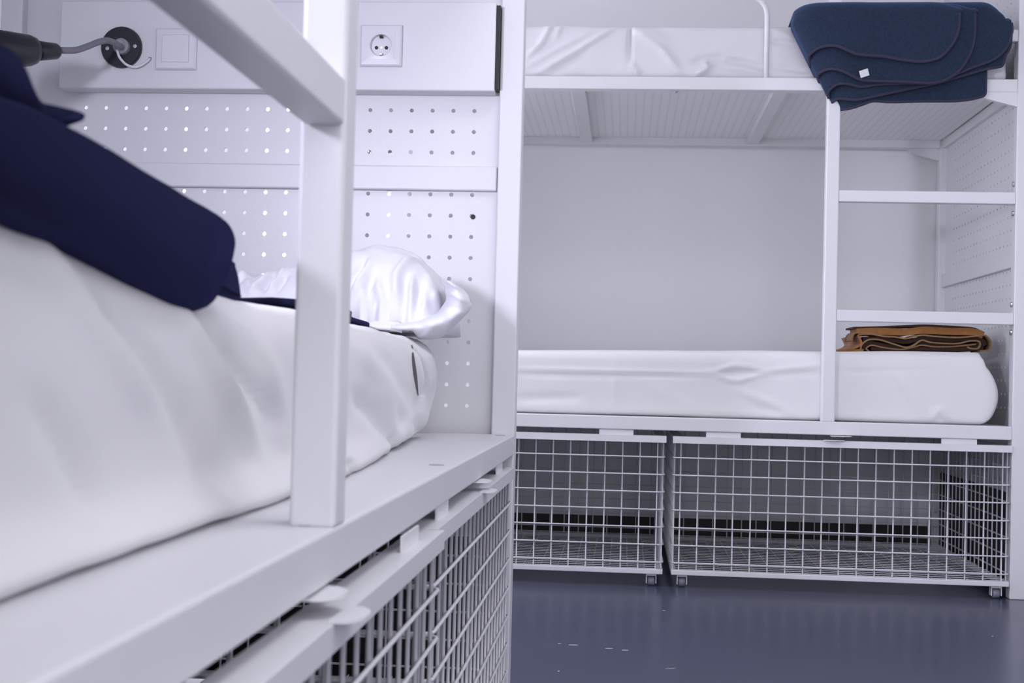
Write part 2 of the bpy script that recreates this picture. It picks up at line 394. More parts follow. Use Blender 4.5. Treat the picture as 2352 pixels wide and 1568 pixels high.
# ------------------------------------------------------------------ mattresses
def mattress(name, label, c0, c1, r, m, seg, fn):
    """rounded block between corners c0 and c1, surface displaced by fn(p, n) -> Vector"""
    c0 = Vector(c0); c1 = Vector(c1); ctr = (c0+c1)/2; h = (c1-c0)/2
    N = [max(2, int(round((c1[i]-c0[i])/seg[i]))) for i in range(3)]
    bm = bmesh.new(); vmap = {}
    def V(i, j, k):
        key = (i, j, k)
        if key not in vmap:
            p = Vector((-h[0]+2*h[0]*i/N[0], -h[1]+2*h[1]*j/N[1], -h[2]+2*h[2]*k/N[2]))
            q = Vector([max(-h[a]+r, min(h[a]-r, p[a])) for a in range(3)]); d = p-q
            nrm = d.normalized(); p = q + nrm*r + ctr
            vmap[key] = bm.verts.new(p + fn(p, nrm) - Vector((ctr.x, ctr.y, c0.z)))
        return vmap[key]
    for k in range(N[2]):
        for i in range(N[0]):
            for j in (0, N[1]): f = [V(i, j, k), V(i+1, j, k), V(i+1, j, k+1), V(i, j, k+1)]; bm.faces.new(f if j == 0 else f[::-1])
        for j in range(N[1]):
            for i in (0, N[0]): f = [V(i, j, k), V(i, j+1, k), V(i, j+1, k+1), V(i, j, k+1)]; bm.faces.new(f[::-1] if i == 0 else f)
    for i in range(N[0]):
        for j in range(N[1]):
            for k in (0, N[2]): f = [V(i, j, k), V(i+1, j, k), V(i+1, j+1, k), V(i, j+1, k)]; bm.faces.new(f[::-1] if k == 0 else f)
    bmesh.ops.recalc_face_normals(bm, faces=bm.faces)
    o = mesh_obj(name, bm, m, None, True); o.location = (ctr.x, ctr.y, c0.z)
    return tag(o, label, 'mattress')
def seglines(lines, ax, val):
    """lines in photo pixels -> segments in the plane (u,z)"""
    out = []; ui = 1-ax
    for pts, a, wd in lines:
        q = [on(ax, val, x, y) for x, y in pts]; q = [(v[ui], v[2]) for v in q]
        out += [(q[i], q[i+1], a, wd, i == 0, i == len(q)-2) for i in range(len(q)-1)]
    # group poly-lines
    return out
def polylines(lines, ax, val):
    out = []; ui = 1-ax
    for pts, a, wd in lines:
        q = []
        for x, y in pts:
            if val is None:
                v = on(0, -.30, x, y)
                for _ in range(6): v = on(0, XA(v.y), x, y)
            else: v = on(ax, val, x, y)
            q.append(v)
        out.append(([(v[ui], v[2]) for v in q], a, wd))
    return out
def fold(u, z, pls):
    s = 0
    for q, a, wd in pls:
        best = 1e9; tt = 0; sgn = 1; n = len(q)-1
        for i in range(n):
            (x0, z0), (x1, z1) = q[i], q[i+1]; dx, dz = x1-x0, z1-z0; L2 = dx*dx+dz*dz
            t = max(0, min(1, ((u-x0)*dx+(z-z0)*dz)/L2)); ex, ez = u-x0-t*dx, z-z0-t*dz; d = ex*ex+ez*ez
            if d < best: best = d; tt = (i+t)/n
        if best < (3*wd)**2:
            s += a*math.exp(-best/(wd*wd))*min(1, 4*min(tt, 1-tt)+.35)
    return s
# near lower mattress (its folds are long and shallow, so they are laid out in a foreshortened side frame)
XA = lambda y: -.300-.040*max(0, min(1, (y-1.4)/1.0))**1.5
SF = lambda y, z: (XA(y)*2.2/y, (z-.605)*2.2/y)
FA = polylines([
    ([(60, 560), (200, 760), (330, 960)], .006, .020), ([(230, 720), (400, 960), (520, 1150)], -.007, .018),
    ([(395, 700), (470, 850), (600, 1060)], .007, .014), ([(430, 740), (520, 860), (640, 980)], -.005, .012),
    ([(20, 900), (150, 1060), (260, 1230)], -.006, .022), ([(560, 760), (620, 900), (660, 1040)], .004, .014),
    ([(800, 790), (870, 880), (905, 1010)], .006, .016), ([(800, 905), (860, 960), (908, 1022)], -.008, .012),
    ([(860, 800), (915, 900), (925, 1020)], -.005, .014), ([(900, 900), (940, 960), (918, 1025)], .006, .010),
    ([(947, 800), (953, 850), (960, 905)], -.045, .0020), ([(936, 800), (944, 850), (954, 900)], .008, .006), ([(962, 800), (966, 850), (970, 900)], .010, .005), ([(965, 800), (975, 900), (965, 990)], .006, .012),
    ([(905, 1000), (912, 1030)], -.014, .006), ([(950, 960), (975, 1000)], -.008, .008),
    ([(785, 1060), (795, 1085)], -.012, .006)], 0, None)
FA = [([SF(*q) for q in ql], a_, w_) for ql, a_, w_ in FA]
def fnA(p, n):
    d = Vector((0, 0, 0))
    if n.x > .3:
        d += Vector((1, 0, .15))*fold(*SF(p.y, p.z), FA)*n.x
        d.x += .010*math.exp(-((p.z-.60)/.05)**2)*n.x
    q = Vector((p.x*3, p.y*3, p.z*5)); d += n*noise.noise(q)*.006 + n*noise.noise(q*4)*.0018
    if n.x > .1: d.x += .045*max(0, (.535-p.z)/.045)**2*max(.1, min(1, (2.3-p.y)/.9))
    if n.z < -.5: d.z = max(d.z, 0)
    if p.x > -.7: d.x -= .040*max(0, min(1, (p.y-1.4)/1.0))**1.5 + .03*max(0, (p.y-2.38)/.09)**2*(p.x+.7)/.4
    if p.y > 2.40: d.y += .02*math.exp(-((p.z-.59)/.05)**2)
    if n.z > .2 : d.z += .036*math.exp(-((p.y-.45)/.30)**2)*min(1, n.z*1.5)
    return d
mA = mattress('mattress', 'thick mattress under a loose white sheet on the near left bunk', (-1.20, .43, .4925), (-.300, 2.47, .662), .035, SHEET, (.022, .0062, .0075), fnA)
# small lens-shaped dark strip on the sheet, painting the shade of a crease
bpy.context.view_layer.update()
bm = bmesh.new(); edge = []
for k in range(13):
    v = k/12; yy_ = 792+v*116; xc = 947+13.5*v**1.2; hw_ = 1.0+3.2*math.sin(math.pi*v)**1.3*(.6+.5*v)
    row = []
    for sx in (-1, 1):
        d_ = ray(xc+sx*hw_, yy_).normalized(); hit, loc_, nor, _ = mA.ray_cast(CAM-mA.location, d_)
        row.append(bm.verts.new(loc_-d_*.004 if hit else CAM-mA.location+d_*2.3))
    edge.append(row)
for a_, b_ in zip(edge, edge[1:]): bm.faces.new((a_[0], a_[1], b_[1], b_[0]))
tag(mesh_obj('crease_shade', bm, mat('grey_crease_shade', (.13, .12, .125), .9, .1, 80), mA), 'narrow dark strip painted as shade in a crease of the sheet')
FB = polylines([
    ([(1187, 849), (1400, 853), (1620, 857), (1640, 853)], .004, .006), ([(1187, 858), (1400, 862), (1620, 862)], -.005, .006),
    ([(1640, 855), (1690, 838), (1760, 852)], .006, .006), ([(1640, 860), (1688, 876), (1760, 856)], .007, .005),
    ([(1650, 857), (1700, 857), (1745, 855)], -.007, .008), ([(1760, 853), (1830, 844), (1885, 840)], .005, .006),
    ([(1770, 860), (1885, 858)], -.004, .006), ([(1188, 915), (1330, 912)], -.005, .012), ([(1690, 895), (1780, 930), (1840, 965)], .006, .012),
    ([(1740, 935), (1800, 950)], -.006, .010), ([(1500, 890), (1600, 940)], .003, .02), ([(1930, 856), (2060, 850), (2200, 846)], -.003, .005),
    ([(2060, 860), (2110, 930), (2135, 965)], .005, .014), ([(2140, 965), (2150, 945), (2165, 940)], .009, .008), ([(2165, 945), (2185, 968)], .009, .007),
    ([(2155, 960), (2172, 968)], -.008, .006), ([(2285, 850), (2295, 920)], -.003, .006), ([(1410, 830), (1412, 950)], .002, .006)], 1, YB+.035)
def fnB(p, n):
    d = Vector((0, 0, 0))
    if n.y < -.3:
        d += Vector((0, -1, .1))*fold(p.x, p.z, FB)*(-n.y)
    q = Vector((p.x*3, p.y*3, p.z*6)); d += n*noise.noise(q+Vector((7, 0, 0)))*.004
    if n.z > .3: d.z += .028*max(0, min(1, (p.x+.3)/1.35)) * (n.z)
    if p.x > .9:                       # swelling end of the mattress
        k = (p.x-.9)/.14; zz = (p.z-.492)/.18
        d.x += k*k*(.036*math.sin(math.pi*max(0, min(1, zz)))**.8 - .006*zz**2)
    if n.z < -.5: d.z = max(d.z, 0)
    return d
mattress('mattress', 'white sheeted mattress on the lower level of the far bunk', (-.89, YB+.035, .4925), (1.044, 4.99, .678), .022, SHEET, (.009, .022, .008), fnB)
FU = polylines([
    ([(1207, 130), (1240, 100), (1262, 60), (1255, 45)], .008, .007), ([(1200, 155), (1290, 105), (1370, 65)], .005, .008),
    ([(1230, 168), (1330, 110), (1420, 55)], .008, .007), ([(1265, 168), (1350, 120)], -.006, .008), ([(1275, 85), (1290, 50)], .006, .006),
    ([(1448, 50), (1446, 90), (1443, 150)], -.010, .004), ([(1450, 60), (1520, 110), (1560, 160)], .009, .009), ([(1470, 60), (1530, 95)], .005, .012),
    ([(1600, 170), (1628, 155), (1620, 138)], .014, .006), ([(1590, 140), (1620, 132), (1660, 128)], -.007, .007), ([(1450, 145), (1470, 168)], .007, .005),
    ([(1660, 135), (1720, 145), (1757, 155)], -.007, .008), ([(1660, 150), (1750, 160)], .005, .008), ([(1775, 60), (1830, 95)], .004, .01),
    ([(1775, 95), (1840, 98)], -.004, .006), ([(1775, 150), (1860, 165)], -.005, .006), ([(1205, 65), (1220, 48)], .007, .005)], 1, YB+.03)
def fnU(p, n):
    d = Vector((0, 0, 0))
    if n.y < -.3: d += Vector((0, -1, 0))*fold(p.x, p.z, FU)*(-n.y)*1.2
    q = Vector((p.x*4, p.y*4, p.z*8)); d += n*noise.noise(q+Vector((3, 5, 0)))*.005 + n*noise.noise(q*3)*.002
    if n.z < -.5: d.z = max(d.z, 0)
    return d
mattress('mattress', 'mattress in a shiny wrinkled white cover on the upper level of the far bunk', (-.89, YB+.040, 1.4905), (1.09, 4.98, 1.655), .02, SHEET2, (.009, .03, .007), fnU)
def fn0(p, n): return n*noise.noise(p*4)*.004 if n.z > -.5 else Vector((0, 0, 0))
mattress('mattress', 'white mattress on the upper level of the near left bunk', (-1.20, .47, 1.4905), (-.26, 2.57, 1.65), .03, SHEET2, (.05, .05, .03), fn0)

# ------------------------------------------------------------------ pillow on the near bed
def pillow():
    t = thing('pillow', 'plump white pillow in a creased pillowcase against the pegboard end panel', 'pillow', (-.50, 2.36, .665))
    bm = bmesh.new(); NX, NY = 150, 90; top, bot = [], []
    hx, hy, H = .215, .17, .150
    def pz(pts): return [(505+a/2.438, 413+b_/2.438) for a, b_ in pts]
    FP = polylines([(pz([(1060, 420), (1000, 560), (1015, 690)]), .010, .008), (pz([(1085, 560), (1092, 780)]), .009, .005), (pz([(1050, 560), (1060, 760)]), -.009, .007),
        (pz([(880, 560), (852, 640), (930, 780)]), -.012, .007), (pz([(900, 600), (960, 780)]), .009, .008), (pz([(820, 640), (880, 770)]), .008, .008),
        (pz([(1150, 520), (1200, 650), (1150, 760)]), .009, .008), (pz([(1120, 600), (1130, 760)]), -.008, .007), (pz([(735, 640), (830, 470)]), -.014, .007), (pz([(770, 640), (860, 460)]), .010, .008),
        (pz([(1225, 490), (1262, 600), (1220, 700)]), .008, .008), (pz([(1180, 640), (1190, 740)]), -.008, .006), (pz([(60, 470), (140, 570), (200, 640)]), .010, .008), (pz([(180, 520), (130, 570), (60, 600)]), -.008, .007),
        (pz([(270, 530), (205, 640)]), .010, .006), (pz([(350, 500), (300, 640)]), .009, .006), (pz([(320, 540), (260, 640)]), -.009, .006), (pz([(380, 560), (350, 640)]), -.008, .005)], 1, 2.25)
    for j in range(NY+1):
        rt, rb = [], []
        for i in range(NX+1):
            u, v = -1+2*i/NX, -1+2*j/NY
            e = max(0, (1-abs(u)**3.6))*max(0, (1-abs(v)**2.6)); th = e**.40
            pin = 1-.10*(abs(u*v))**2
            x = hx*u*pin*(1-.06*v*v); y = hy*v*pin
            zb = 0.0 + .004
            z = H*th
            # hump at the right, sagging to the left part
            z *= (.70+.32*math.exp(-((u-.42)/.50)**2) + .16*math.exp(-((u+.85)/.16)**2) - .06*math.exp(-((u+.55)/.2)**2))
            # creases fanning over the near side
            z += .010*noise.noise(Vector((u*3, v*3, 2)))*th + .004*noise.noise(Vector((u*9, v*6, 5)))*th
            yo = -fold(x-.50, z+.665, FP)*(1 if v < 0 else 0)*min(1, abs(v)*2); z += fold(x-.50, z+.665, FP)*.6*(1 if v < .3 else 0)
            rt.append(bm.verts.new((x, y+yo, z+zb))); rb.append(bm.verts.new((x, y+yo, zb + .012*th*math.sin(u*8)*(v < 0)*0)) if 0 < i < NX and 0 < j < NY else rt[-1])
        top.append(rt); bot.append(rb)
    for j in range(NY):
        for i in range(NX):
            bm.faces.new((top[j][i], top[j][i+1], top[j+1][i+1], top[j+1][i]))
            q = [bot[j][i], bot[j+1][i], bot[j+1][i+1], bot[j][i+1]]
            if len(set(q)) >= 3 and set(q) != {top[j][i], top[j][i+1], top[j+1][i+1], top[j+1][i]}: bm.faces.new(q)
    mesh_obj('cushion', bm, PILLOW, t, True)
    # loose open end of the pillowcase wrapped round the lower right of the cushion
    O = Vector((-.50, 2.36, .665))
    def zz(pts, y): return [on(1, y, 505+a/2.438, 413+b_/2.438)-O for a, b_ in pts]
    inner = zz([(960, 808), (1050, 802), (1140, 785), (1220, 758), (1275, 710), (1292, 650), (1280, 600), (1262, 560)], 2.185)
    mid = zz([(955, 830), (1050, 840), (1160, 830), (1250, 805), (1330, 745), (1350, 670), (1330, 615), (1295, 570)], 2.170)
    outer = zz([(960, 852), (1050, 878), (1140, 890), (1255, 872), (1395, 735), (1405, 680), (1370, 620), (1310, 580)], 2.215)
    back = zz([(960, 856), (1050, 876), (1130, 884), (1240, 850), (1360, 725), (1370, 680), (1340, 630), (1290, 590)], 2.30)
    inn0 = zz([(960, 800), (1050, 790), (1140, 770), (1210, 740), (1250, 700), (1265, 650), (1255, 600), (1240, 560)], 2.26)
    lines = [catmull([tuple(v) for v in l], 8) for l in (inn0, inner, mid, outer, back)]
    bm = bmesh.new(); n_ = len(lines[0]); rows = []
    for i in range(n_):
        prof = catmull([l[i] for l in lines], 5); row = []
        for k, p_ in enumerate(prof):
            q = Vector(p_); q.y += .004*math.sin(i*.55+k*.12)+.003*noise.noise(Vector((i*.35, k*.3, 1)))
            q.z = max(q.z, .006) if q.x < .165 else q.z
            row.append(bm.verts.new(q))
        rows.append(row)
    for a_, b_ in zip(rows, rows[1:]):
        for k in range(len(a_)-1): bm.faces.new((a_[k], a_[k+1], b_[k+1], b_[k]))
    o = mesh_obj('pillowcase_flap', bm, PILLOW, t, True)
    md = o.modifiers.new('thick', 'SOLIDIFY'); md.thickness = .003
    bm = bmesh.new(); rows = []
    ua = zz([(770, 826), (830, 800), (900, 788), (960, 792), (1010, 800)], 2.20); ub = zz([(780, 834), (840, 842), (900, 846), (960, 850), (1020, 862)], 2.18); uc = zz([(780, 834), (840, 840), (900, 844), (960, 850), (1020, 860)], 2.30)
    lines = [catmull([tuple(v) for v in l], 5) for l in (ua, ub, uc)]
    for i in range(len(lines[0])):
        rows.append([bm.verts.new(Vector(p_)+Vector((0, 0, .002))) for p_ in catmull([l[i] for l in lines], 4)])
    for a_, b_ in zip(rows, rows[1:]):
        for k in range(len(a_)-1): bm.faces.new((a_[k], a_[k+1], b_[k+1], b_[k]))
    o = mesh_obj('pillowcase_corner', bm, PILLOW, t, True)
    md = o.modifiers.new('thick', 'SOLIDIFY'); md.thickness = .003
    return t
pillow()

# ------------------------------------------------------------------ navy blanket on the near bed
def slab_from_outline(name, pts_px, plane_x, xs, m, parent, origin, bev=.02, wob=.006, ik=.05):
    """side outline seen along the bed, given real width along x, rounded edges"""
    P2 = [on(0, plane_x, *p) for p in pts_px]; P2 = [(q.y, q.z) for q in P2]; P2 = catmull(P2+[P2[0]], 5)[:-1]
    nn = len(P2); NR = []
    sg = 1 if sum(P2[i][0]*P2[(i+1) % nn][1]-P2[(i+1) % nn][0]*P2[i][1] for i in range(nn)) > 0 else -1
    for i in range(nn):
        ty = P2[(i+2) % nn][0]-P2[i-2][0]; tz = P2[(i+2) % nn][1]-P2[i-2][1]; l_ = math.hypot(ty, tz) or 1
        NR.append((-tz/l_*sg, ty/l_*sg))
    bm = bmesh.new(); rings = []; x0, x1 = xs; n = 26
    steps = [(0, .0), (.12, .30), (.30, .55), (.6, .82), (1, 1)]
    prof = [(x0-bev*(a), 1-bev*1.1*(1-b_)/.05) for a, b_ in steps]
    prof += [(x0+(x1-x0)*k/n, 1) for k in range(1, n)] + [(x1, .9)]
    for k, (x, s) in enumerate(prof):
        ring = []
        for (y, z), (ny, nz) in zip(P2, NR):
            ins = (1-s)*ik; yy = y+ny*ins; zz = z+nz*ins
            if x < -.33: zz = max(zz, .674+.034*math.exp(-((yy-.45)/.30)**2))
            w_ = wob*noise.noise(Vector((x*6, yy*6, zz*6)))
            ring.append(bm.verts.new((x-origin[0]+w_*.5, yy-origin[1]+w_, zz-origin[2]+w_)))
        rings.append(ring)
    M_ = len(P2)
    for a, b_ in zip(rings, rings[1:]):
        for k in range(M_): bm.faces.new((a[k], a[(k+1) % M_], b_[(k+1) % M_], b_[k]))
    bm.faces.new(rings[0]); bm.faces.new(rings[-1][::-1])
    bmesh.ops.recalc_face_normals(bm, faces=bm.faces)
    return mesh_obj(name, bm, m, parent, True)
ob = (-.6, .8, .67)
nb = thing('folded_blanket', 'thick folded navy blanket lying on the near white-sheeted mattress at left', 'blanket', ob)
slab_from_outline('lower_fold', [(-420, 95), (-150, 150), (60, 222), (170, 280), (245, 325), (330, 376), (430, 426), (494, 458), (534, 492), (550, 542), (543, 600), (524, 655), (500, 700), (476, 714), (450, 706), (400, 680), (350, 655), (250, 600), (100, 520), (-60, 445), (-420, 260)], -.285, (-.285, -.86), NAVY, nb, ob, .018, .004, .014)
slab_from_outline('upper_fold', [(-420, -60), (-150, 10), (-40, 70), (30, 115), (60, 160), (76, 200), (95, 232), (132, 244), (178, 256), (190, 264), (190, 282), (175, 294), (120, 300), (0, 240), (-420, 110)], -.30, (-.300, -.84), NAVY, nb, ob, .010, .004, .008)
slab_from_outline('inner_fold', [(380, 590), (500, 590), (516, 610), (524, 645), (528, 680), (522, 690), (470, 684), (380, 640)], -.33, (-.32, -.88), NAVY, nb, ob, .01, .003, .015)
# thin navy blanket edge reaching under the pillow
bm = bmesh.new()
for k, (x, y0, y1, h_) in enumerate([(-.36, 0, 0, 0)]):
    rows = []
    for j in range(31):
        v = j/30; y = 1.35+v*1.10; row = []
        for i in range(17):
            u = i/16; x = -.95 + u*(.60 - .11*v*v + .008*math.sin(v*20)); z = .667+.010*math.sin(v*3.14)*1.2 + .003*math.sin(u*14+v*5)
            row.append(bm.verts.new((x+.6, y-1.8, z-.667)))
        rows.append(row)
    for j in range(30):
        for i in range(16): bm.faces.new((rows[j][i], rows[j][i+1], rows[j+1][i+1], rows[j+1][i]))
ub = mesh_obj('under_blanket', bm, NAVY, None, True); ub.location = (-.6, 1.8, .667)
md = ub.modifiers.new('thick', 'SOLIDIFY'); md.thickness = .006; md.offset = 1
tag(ub, 'dark navy under-blanket lying between the white sheet and the pillow', 'blanket')

# ------------------------------------------------------------------ towel / fleece blanket hung on the far upper bunk
def hung_blanket():
    org = (.77, YB-.03, 1.55)
    t = thing('fleece_blanket', 'petrol-blue fleece blanket hanging folded over the upper rail of the far bunk', 'blanket', org)
    def P_(X, Y): return (1750+X/3.907, Y/3.907)
    layers = [
        ([(405, 540), (430, 480), (500, 425), (600, 405), (690, 415), (780, 455), (880, 490), (1100, 505), (1300, 540), (1450, 550), (1580, 520), (1680, 430), (1745, 320), (1768, 220), (1772, 112)], .074),
        ([(488, 720), (505, 660), (560, 620), (640, 612), (740, 640), (860, 700), (960, 722), (1250, 730), (1500, 745), (1650, 710), (1780, 620), (1870, 470), (1905, 320), (1908, 112)], .056),
        ([(605, 850), (620, 790), (690, 745), (790, 750), (900, 775), (1050, 755), (1300, 745), (1550, 735), (1750, 660), (1900, 600), (2080, 530), (2190, 430), (2240, 300), (2246, 250), (2240, 205)], .040),
        ([(640, 900), (700, 870), (850, 890), (1000, 865), (1300, 800), (1600, 735), (1800, 680), (2000, 620), (2110, 600), (2160, 580), (2185, 500), (2230, 400), (2236, 215)], .026),
        ([(655, 950), (700, 965), (800, 962), (900, 935), (1000, 905), (1150, 912), (1400, 905), (1700, 905), (1850, 892), (1950, 870), (2000, 845), (2008, 760), (2010, 640), (2012, 160)], .010)]
    def left(zp): return 283 + (zp-150)*.485 if zp > 150 else 283 + (150-zp)*.35
    for li, (bot, off) in enumerate(layers):
        dense = catmull(bot, 8)
        yfront = YB-.012-off
        NV = 34; rows = []
        top_z = 1.697 - .004*li
        hem_pts = []
        for ci, (bx_, by_) in enumerate(dense):
            s = bx_ - left(by_); col = []
            sfrac = s
            for k in range(NV+1):
                v = k/NV
                fq = max(0, min(1, (dense[-1][0]-bx_)/110)); yt = 100 + 95*math.exp(-max(s, 0)/55) + (100*(1-math.sqrt(1-(1-fq)**2)) if li in (2, 3) else 0)
                yy = by_*(1-v) + min(yt, by_-2)*v
                xx = left(yy)+max(s, 0)
                q = on(1, yfront, *P_(xx, yy))
                if q.z > top_z-.03: pass
                dist = s/3.907*.00128     # metres from the left edge
                curl = .045*math.exp(-dist/.030)        # rounded left fold turning back
                wave = .006*math.sin(q.x*28+li)+.004*noise.noise(Vector((q.x*9, q.z*9, li)))
                col.append(Vector((q.x, yfront+curl*.9+wave*.35, q.z)))
            # over the top of the mattress
            ztop = col[-1].z; yb_ = col[-1].y; x_ = col[-1].x
            for k in range(1, 9):
                fr = max(0, min(1, (dense[-1][0]-bx_)/110)); hr = .35+.65*math.sqrt(1-(1-fr)**2)
                a = k/8*math.pi/2; rr = .028
                col.append(Vector((x_, yb_+rr*(1-math.cos(a)), ztop+rr*hr*math.sin(a))))
            for k in range(1, 8): col.append(Vector((x_, yb_+.028+.05*k, ztop+.028*hr-.004*k)))
            rows.append([bm_v for bm_v in col]); hem_pts.append(col[0])
        bm = bmesh.new(); vr = [[bm.verts.new(p-Vector(org)) for p in col] for col in rows]
        for a, b_ in zip(vr, vr[1:]):
            for k in range(len(a)-1): bm.faces.new((a[k], b_[k], b_[k+1], a[k+1]))
        bmesh.ops.recalc_face_normals(bm, faces=bm.faces)
        o = mesh_obj('fold_layer', bm, BLUE, t, True)
        md = o.modifiers.new('thick', 'SOLIDIFY'); md.thickness = .008; md.offset = 0
        bm = bmesh.new(); tube(bm, [p-Vector(org) for p in hem_pts], .0050, 7)
        tag(mesh_obj('hem', bm, HEM, o, True), 'purplish overlocked hem')
    # small white label
    q = on(1, YB-.012-.056-.008, 1985, 168)
    bm = bmesh.new(); bx(bm, (-.013, -.001, -.010), (.013, .001, .010)); o = mesh_obj('care_label', bm, LABEL, t); o.location = q-Vector(org); o.rotation_euler = (.2, -.35, .15)
    tag(o, 'small white sewn-in label')
hung_blanket()

# ------------------------------------------------------------------ folded brown blanket on the far lower bed
def brown_blanket():
    org = (.88, 4.35, .70)
    t = thing('folded_blanket', 'folded orange-brown wool blanket lying on the far lower mattress behind the ladder', 'blanket', org)
    yf = 4.26
    def W_(X, Y): q = on(1, yf, 1850+X/3.92, 650+Y/3.92); return (q.x, q.z)
    def ribbon(name, pts, th, m, y0=yf, y1=4.62, lab=None, wav=0):
        C = catmull([W_(*p) for p in pts], 6); bm = bmesh.new(); L, R_ = [], []
        for i, (x, z) in enumerate(C):
            a = C[max(0, i-1)]; b_ = C[min(len(C)-1, i+1)]; tx, tz = b_[0]-a[0], b_[1]-a[1]; l = math.hypot(tx, tz) or 1
            nx, nz = -tz/l*th/2, tx/l*th/2; L.append((x+nx, z+nz)); R_.append((x-nx, z-nz))
        def ring(y): return [bm.verts.new((x-org[0], y+.004*math.sin(x*40)-org[1], z-org[2])) for x, z in L+R_[::-1]]
        A = ring(y0); Bm = ring(y0+.12); Cc = ring(y1); n = len(A); h = len(L)
        for p, q in ((A, Bm), (Bm, Cc)):
            for k in range(n): bm.faces.new((p[k], p[(k+1) % n], q[(k+1) % n], q[k]))
        for rr, fl in ((A, 0), (Cc, 1)):
            for i in range(h-1):
                f = (rr[i], rr[i+1], rr[n-2-i], rr[n-1-i]); bm.faces.new(f if not fl else f[::-1])
        bmesh.ops.recalc_face_normals(bm, faces=bm.faces)
        o = mesh_obj(name, bm, m, t, False)
        if lab: tag(o, lab)
        return o
    # front overhang of the top layer: thick orange band with tan lower edge
    ribbon('top_layer', [(470, 440), (650, 435), (900, 440), (1050, 425), (1300, 435), (1500, 440), (1590, 470)], .021, OCHRE, yf-.012, 4.40, 'orange-brown outer wool layer')
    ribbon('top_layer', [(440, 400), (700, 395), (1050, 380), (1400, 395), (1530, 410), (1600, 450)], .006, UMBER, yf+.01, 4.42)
    ribbon('edge_fold', [(410, 520), (440, 450), (560, 455), (700, 480), (800, 485), (900, 500), (980, 480), (1050, 470), (1150, 480), (1350, 490), (1500, 480), (1600, 470), (1655, 530), (1640, 600), (1560, 612)], .0048, TAN, yf-.016, 4.34, 'tan felted edge of the outer fold')
    ribbon('edge_fold', [(495, 615), (500, 560), (560, 512), (660, 510), (780, 545), (900, 578), (970, 560), (1040, 515), (1130, 535), (1350, 545), (1480, 520), (1560, 530), (1550, 585), (1490, 590), (1450, 575)], .0045, TAN, yf-.010, 4.60)
    ribbon('edge_fold', [(570, 612), (545, 590), (590, 560), (700, 580), (850, 597), (960, 580), (1040, 560), (1150, 572), (1300, 572), (1440, 560), (1530, 550)], .004, TAN, yf-.006, 4.60)
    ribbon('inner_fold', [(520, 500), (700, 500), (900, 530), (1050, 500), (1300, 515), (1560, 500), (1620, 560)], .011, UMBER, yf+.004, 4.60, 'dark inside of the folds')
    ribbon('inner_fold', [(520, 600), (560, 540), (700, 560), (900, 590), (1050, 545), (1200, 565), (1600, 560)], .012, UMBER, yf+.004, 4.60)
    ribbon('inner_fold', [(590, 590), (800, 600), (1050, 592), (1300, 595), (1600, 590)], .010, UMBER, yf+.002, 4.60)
    ribbon('loose_tail', [(285, 612), (380, 598), (460, 575), (500, 540), (470, 470)], .006, OCHRE, yf-.01, 4.56)
    ribbon('loose_tail', [(330, 612), (430, 606), (520, 606)], .008, OCHRE, yf-.008, 4.56)
brown_blanket()

# ------------------------------------------------------------------ socket, switch, lamp on the service box (near bunk)
YFc = YA0 + LA - .03 - .045      # front face of the service box
def Q(x, y, dy=0): return on(1, YFc-dy, x, y)
def frame_plate(t, c, w_, h_, m):
    """bevelled square frame with raised inner field"""
    bm = bmesh.new()
    def ring(hw, hh, d): return [bm.verts.new((sx*hw, -d, sz*hh)) for sx, sz in ((-1, -1), (1, -1), (1, 1), (-1, 1))]
    R_ = [ring(w_/2, h_/2, 0), ring(w_/2, h_/2, .006), ring(w_/2-.003, h_/2-.003, .009), ring(w_/2-.0135, h_/2-.0135, .0095), ring(w_/2-.0142, h_/2-.0142, .006), ring(w_/2-.0143, h_/2-.0143, .0004)]
    for a, b_ in zip(R_, R_[1:]):
        for k in range(4): bm.faces.new((a[k], a[(k+1) % 4], b_[(k+1) % 4], b_[k]))
    bmesh.ops.recalc_face_normals(bm, faces=bm.faces)
    return mesh_obj('frame', bm, m, t)
c = (Q(828, 58)+Q(925, 155))/2
sk = thing('wall_socket', 'white earthed wall socket on the service box above the pegboard', 'socket', c)
frame_plate(sk, None, .079, .079, PLAST)
# insert with a round well
bm = bmesh.new(); seg = 40; hw = .0268; rings = []
def sq(a):
    ca, sa = math.cos(a), math.sin(a); k = hw/max(abs(ca), abs(sa)); return (ca*k, sa*k)
R_ = []
for rr, d in ((None, .0055), (None, .0095), (.0215, .0100), (.0205, .0092), (.0198, .0006), (.001, .0006)):
    R_.append([bm.verts.new(((sq(2*math.pi*k/seg)[0] if rr is None else rr*math.cos(2*math.pi*k/seg)), -d-.0005, (sq(2*math.pi*k/seg)[1] if rr is None else rr*math.sin(2*math.pi*k/seg)))) for k in range(seg)])
for a, b_ in zip(R_, R_[1:]):
    for k in range(seg): bm.faces.new((a[k], a[(k+1) % seg], b_[(k+1) % seg], b_[k]))
bm.faces.new(R_[-1]); bmesh.ops.recalc_face_normals(bm, faces=bm.faces); mesh_obj('insert', bm, PLAST, sk)
for dx in (-.0095, .0095):
    bm = bmesh.new(); lathe(bm, [(0, .0034), (.0008, .0034)], (dx, -.0008, -.003), (0, -1, 0), 16); mesh_obj('pin_hole', bm, HOLE, sk)
bm = bmesh.new(); lathe(bm, [(0, .0028), (.0012, .0024)], (0, -.0008, -.003), (0, -1, 0), 16); mesh_obj('screw', bm, STEEL, sk)
for z, s in ((.0165, 1), (-.0165, -1)):
    box('earth_clip', (-.003, -.0092, z-.002), (.003, -.001, z+.002), STEEL if s < 0 else HOLE, sk, .0005)
c = (Q(360, 68)+Q(453, 160))/2
sw = thing('light_switch', 'flat white rocker light switch on the service box beside the lamp', 'switch', c)
frame_plate(sw, None, .080, .080, PLAST)
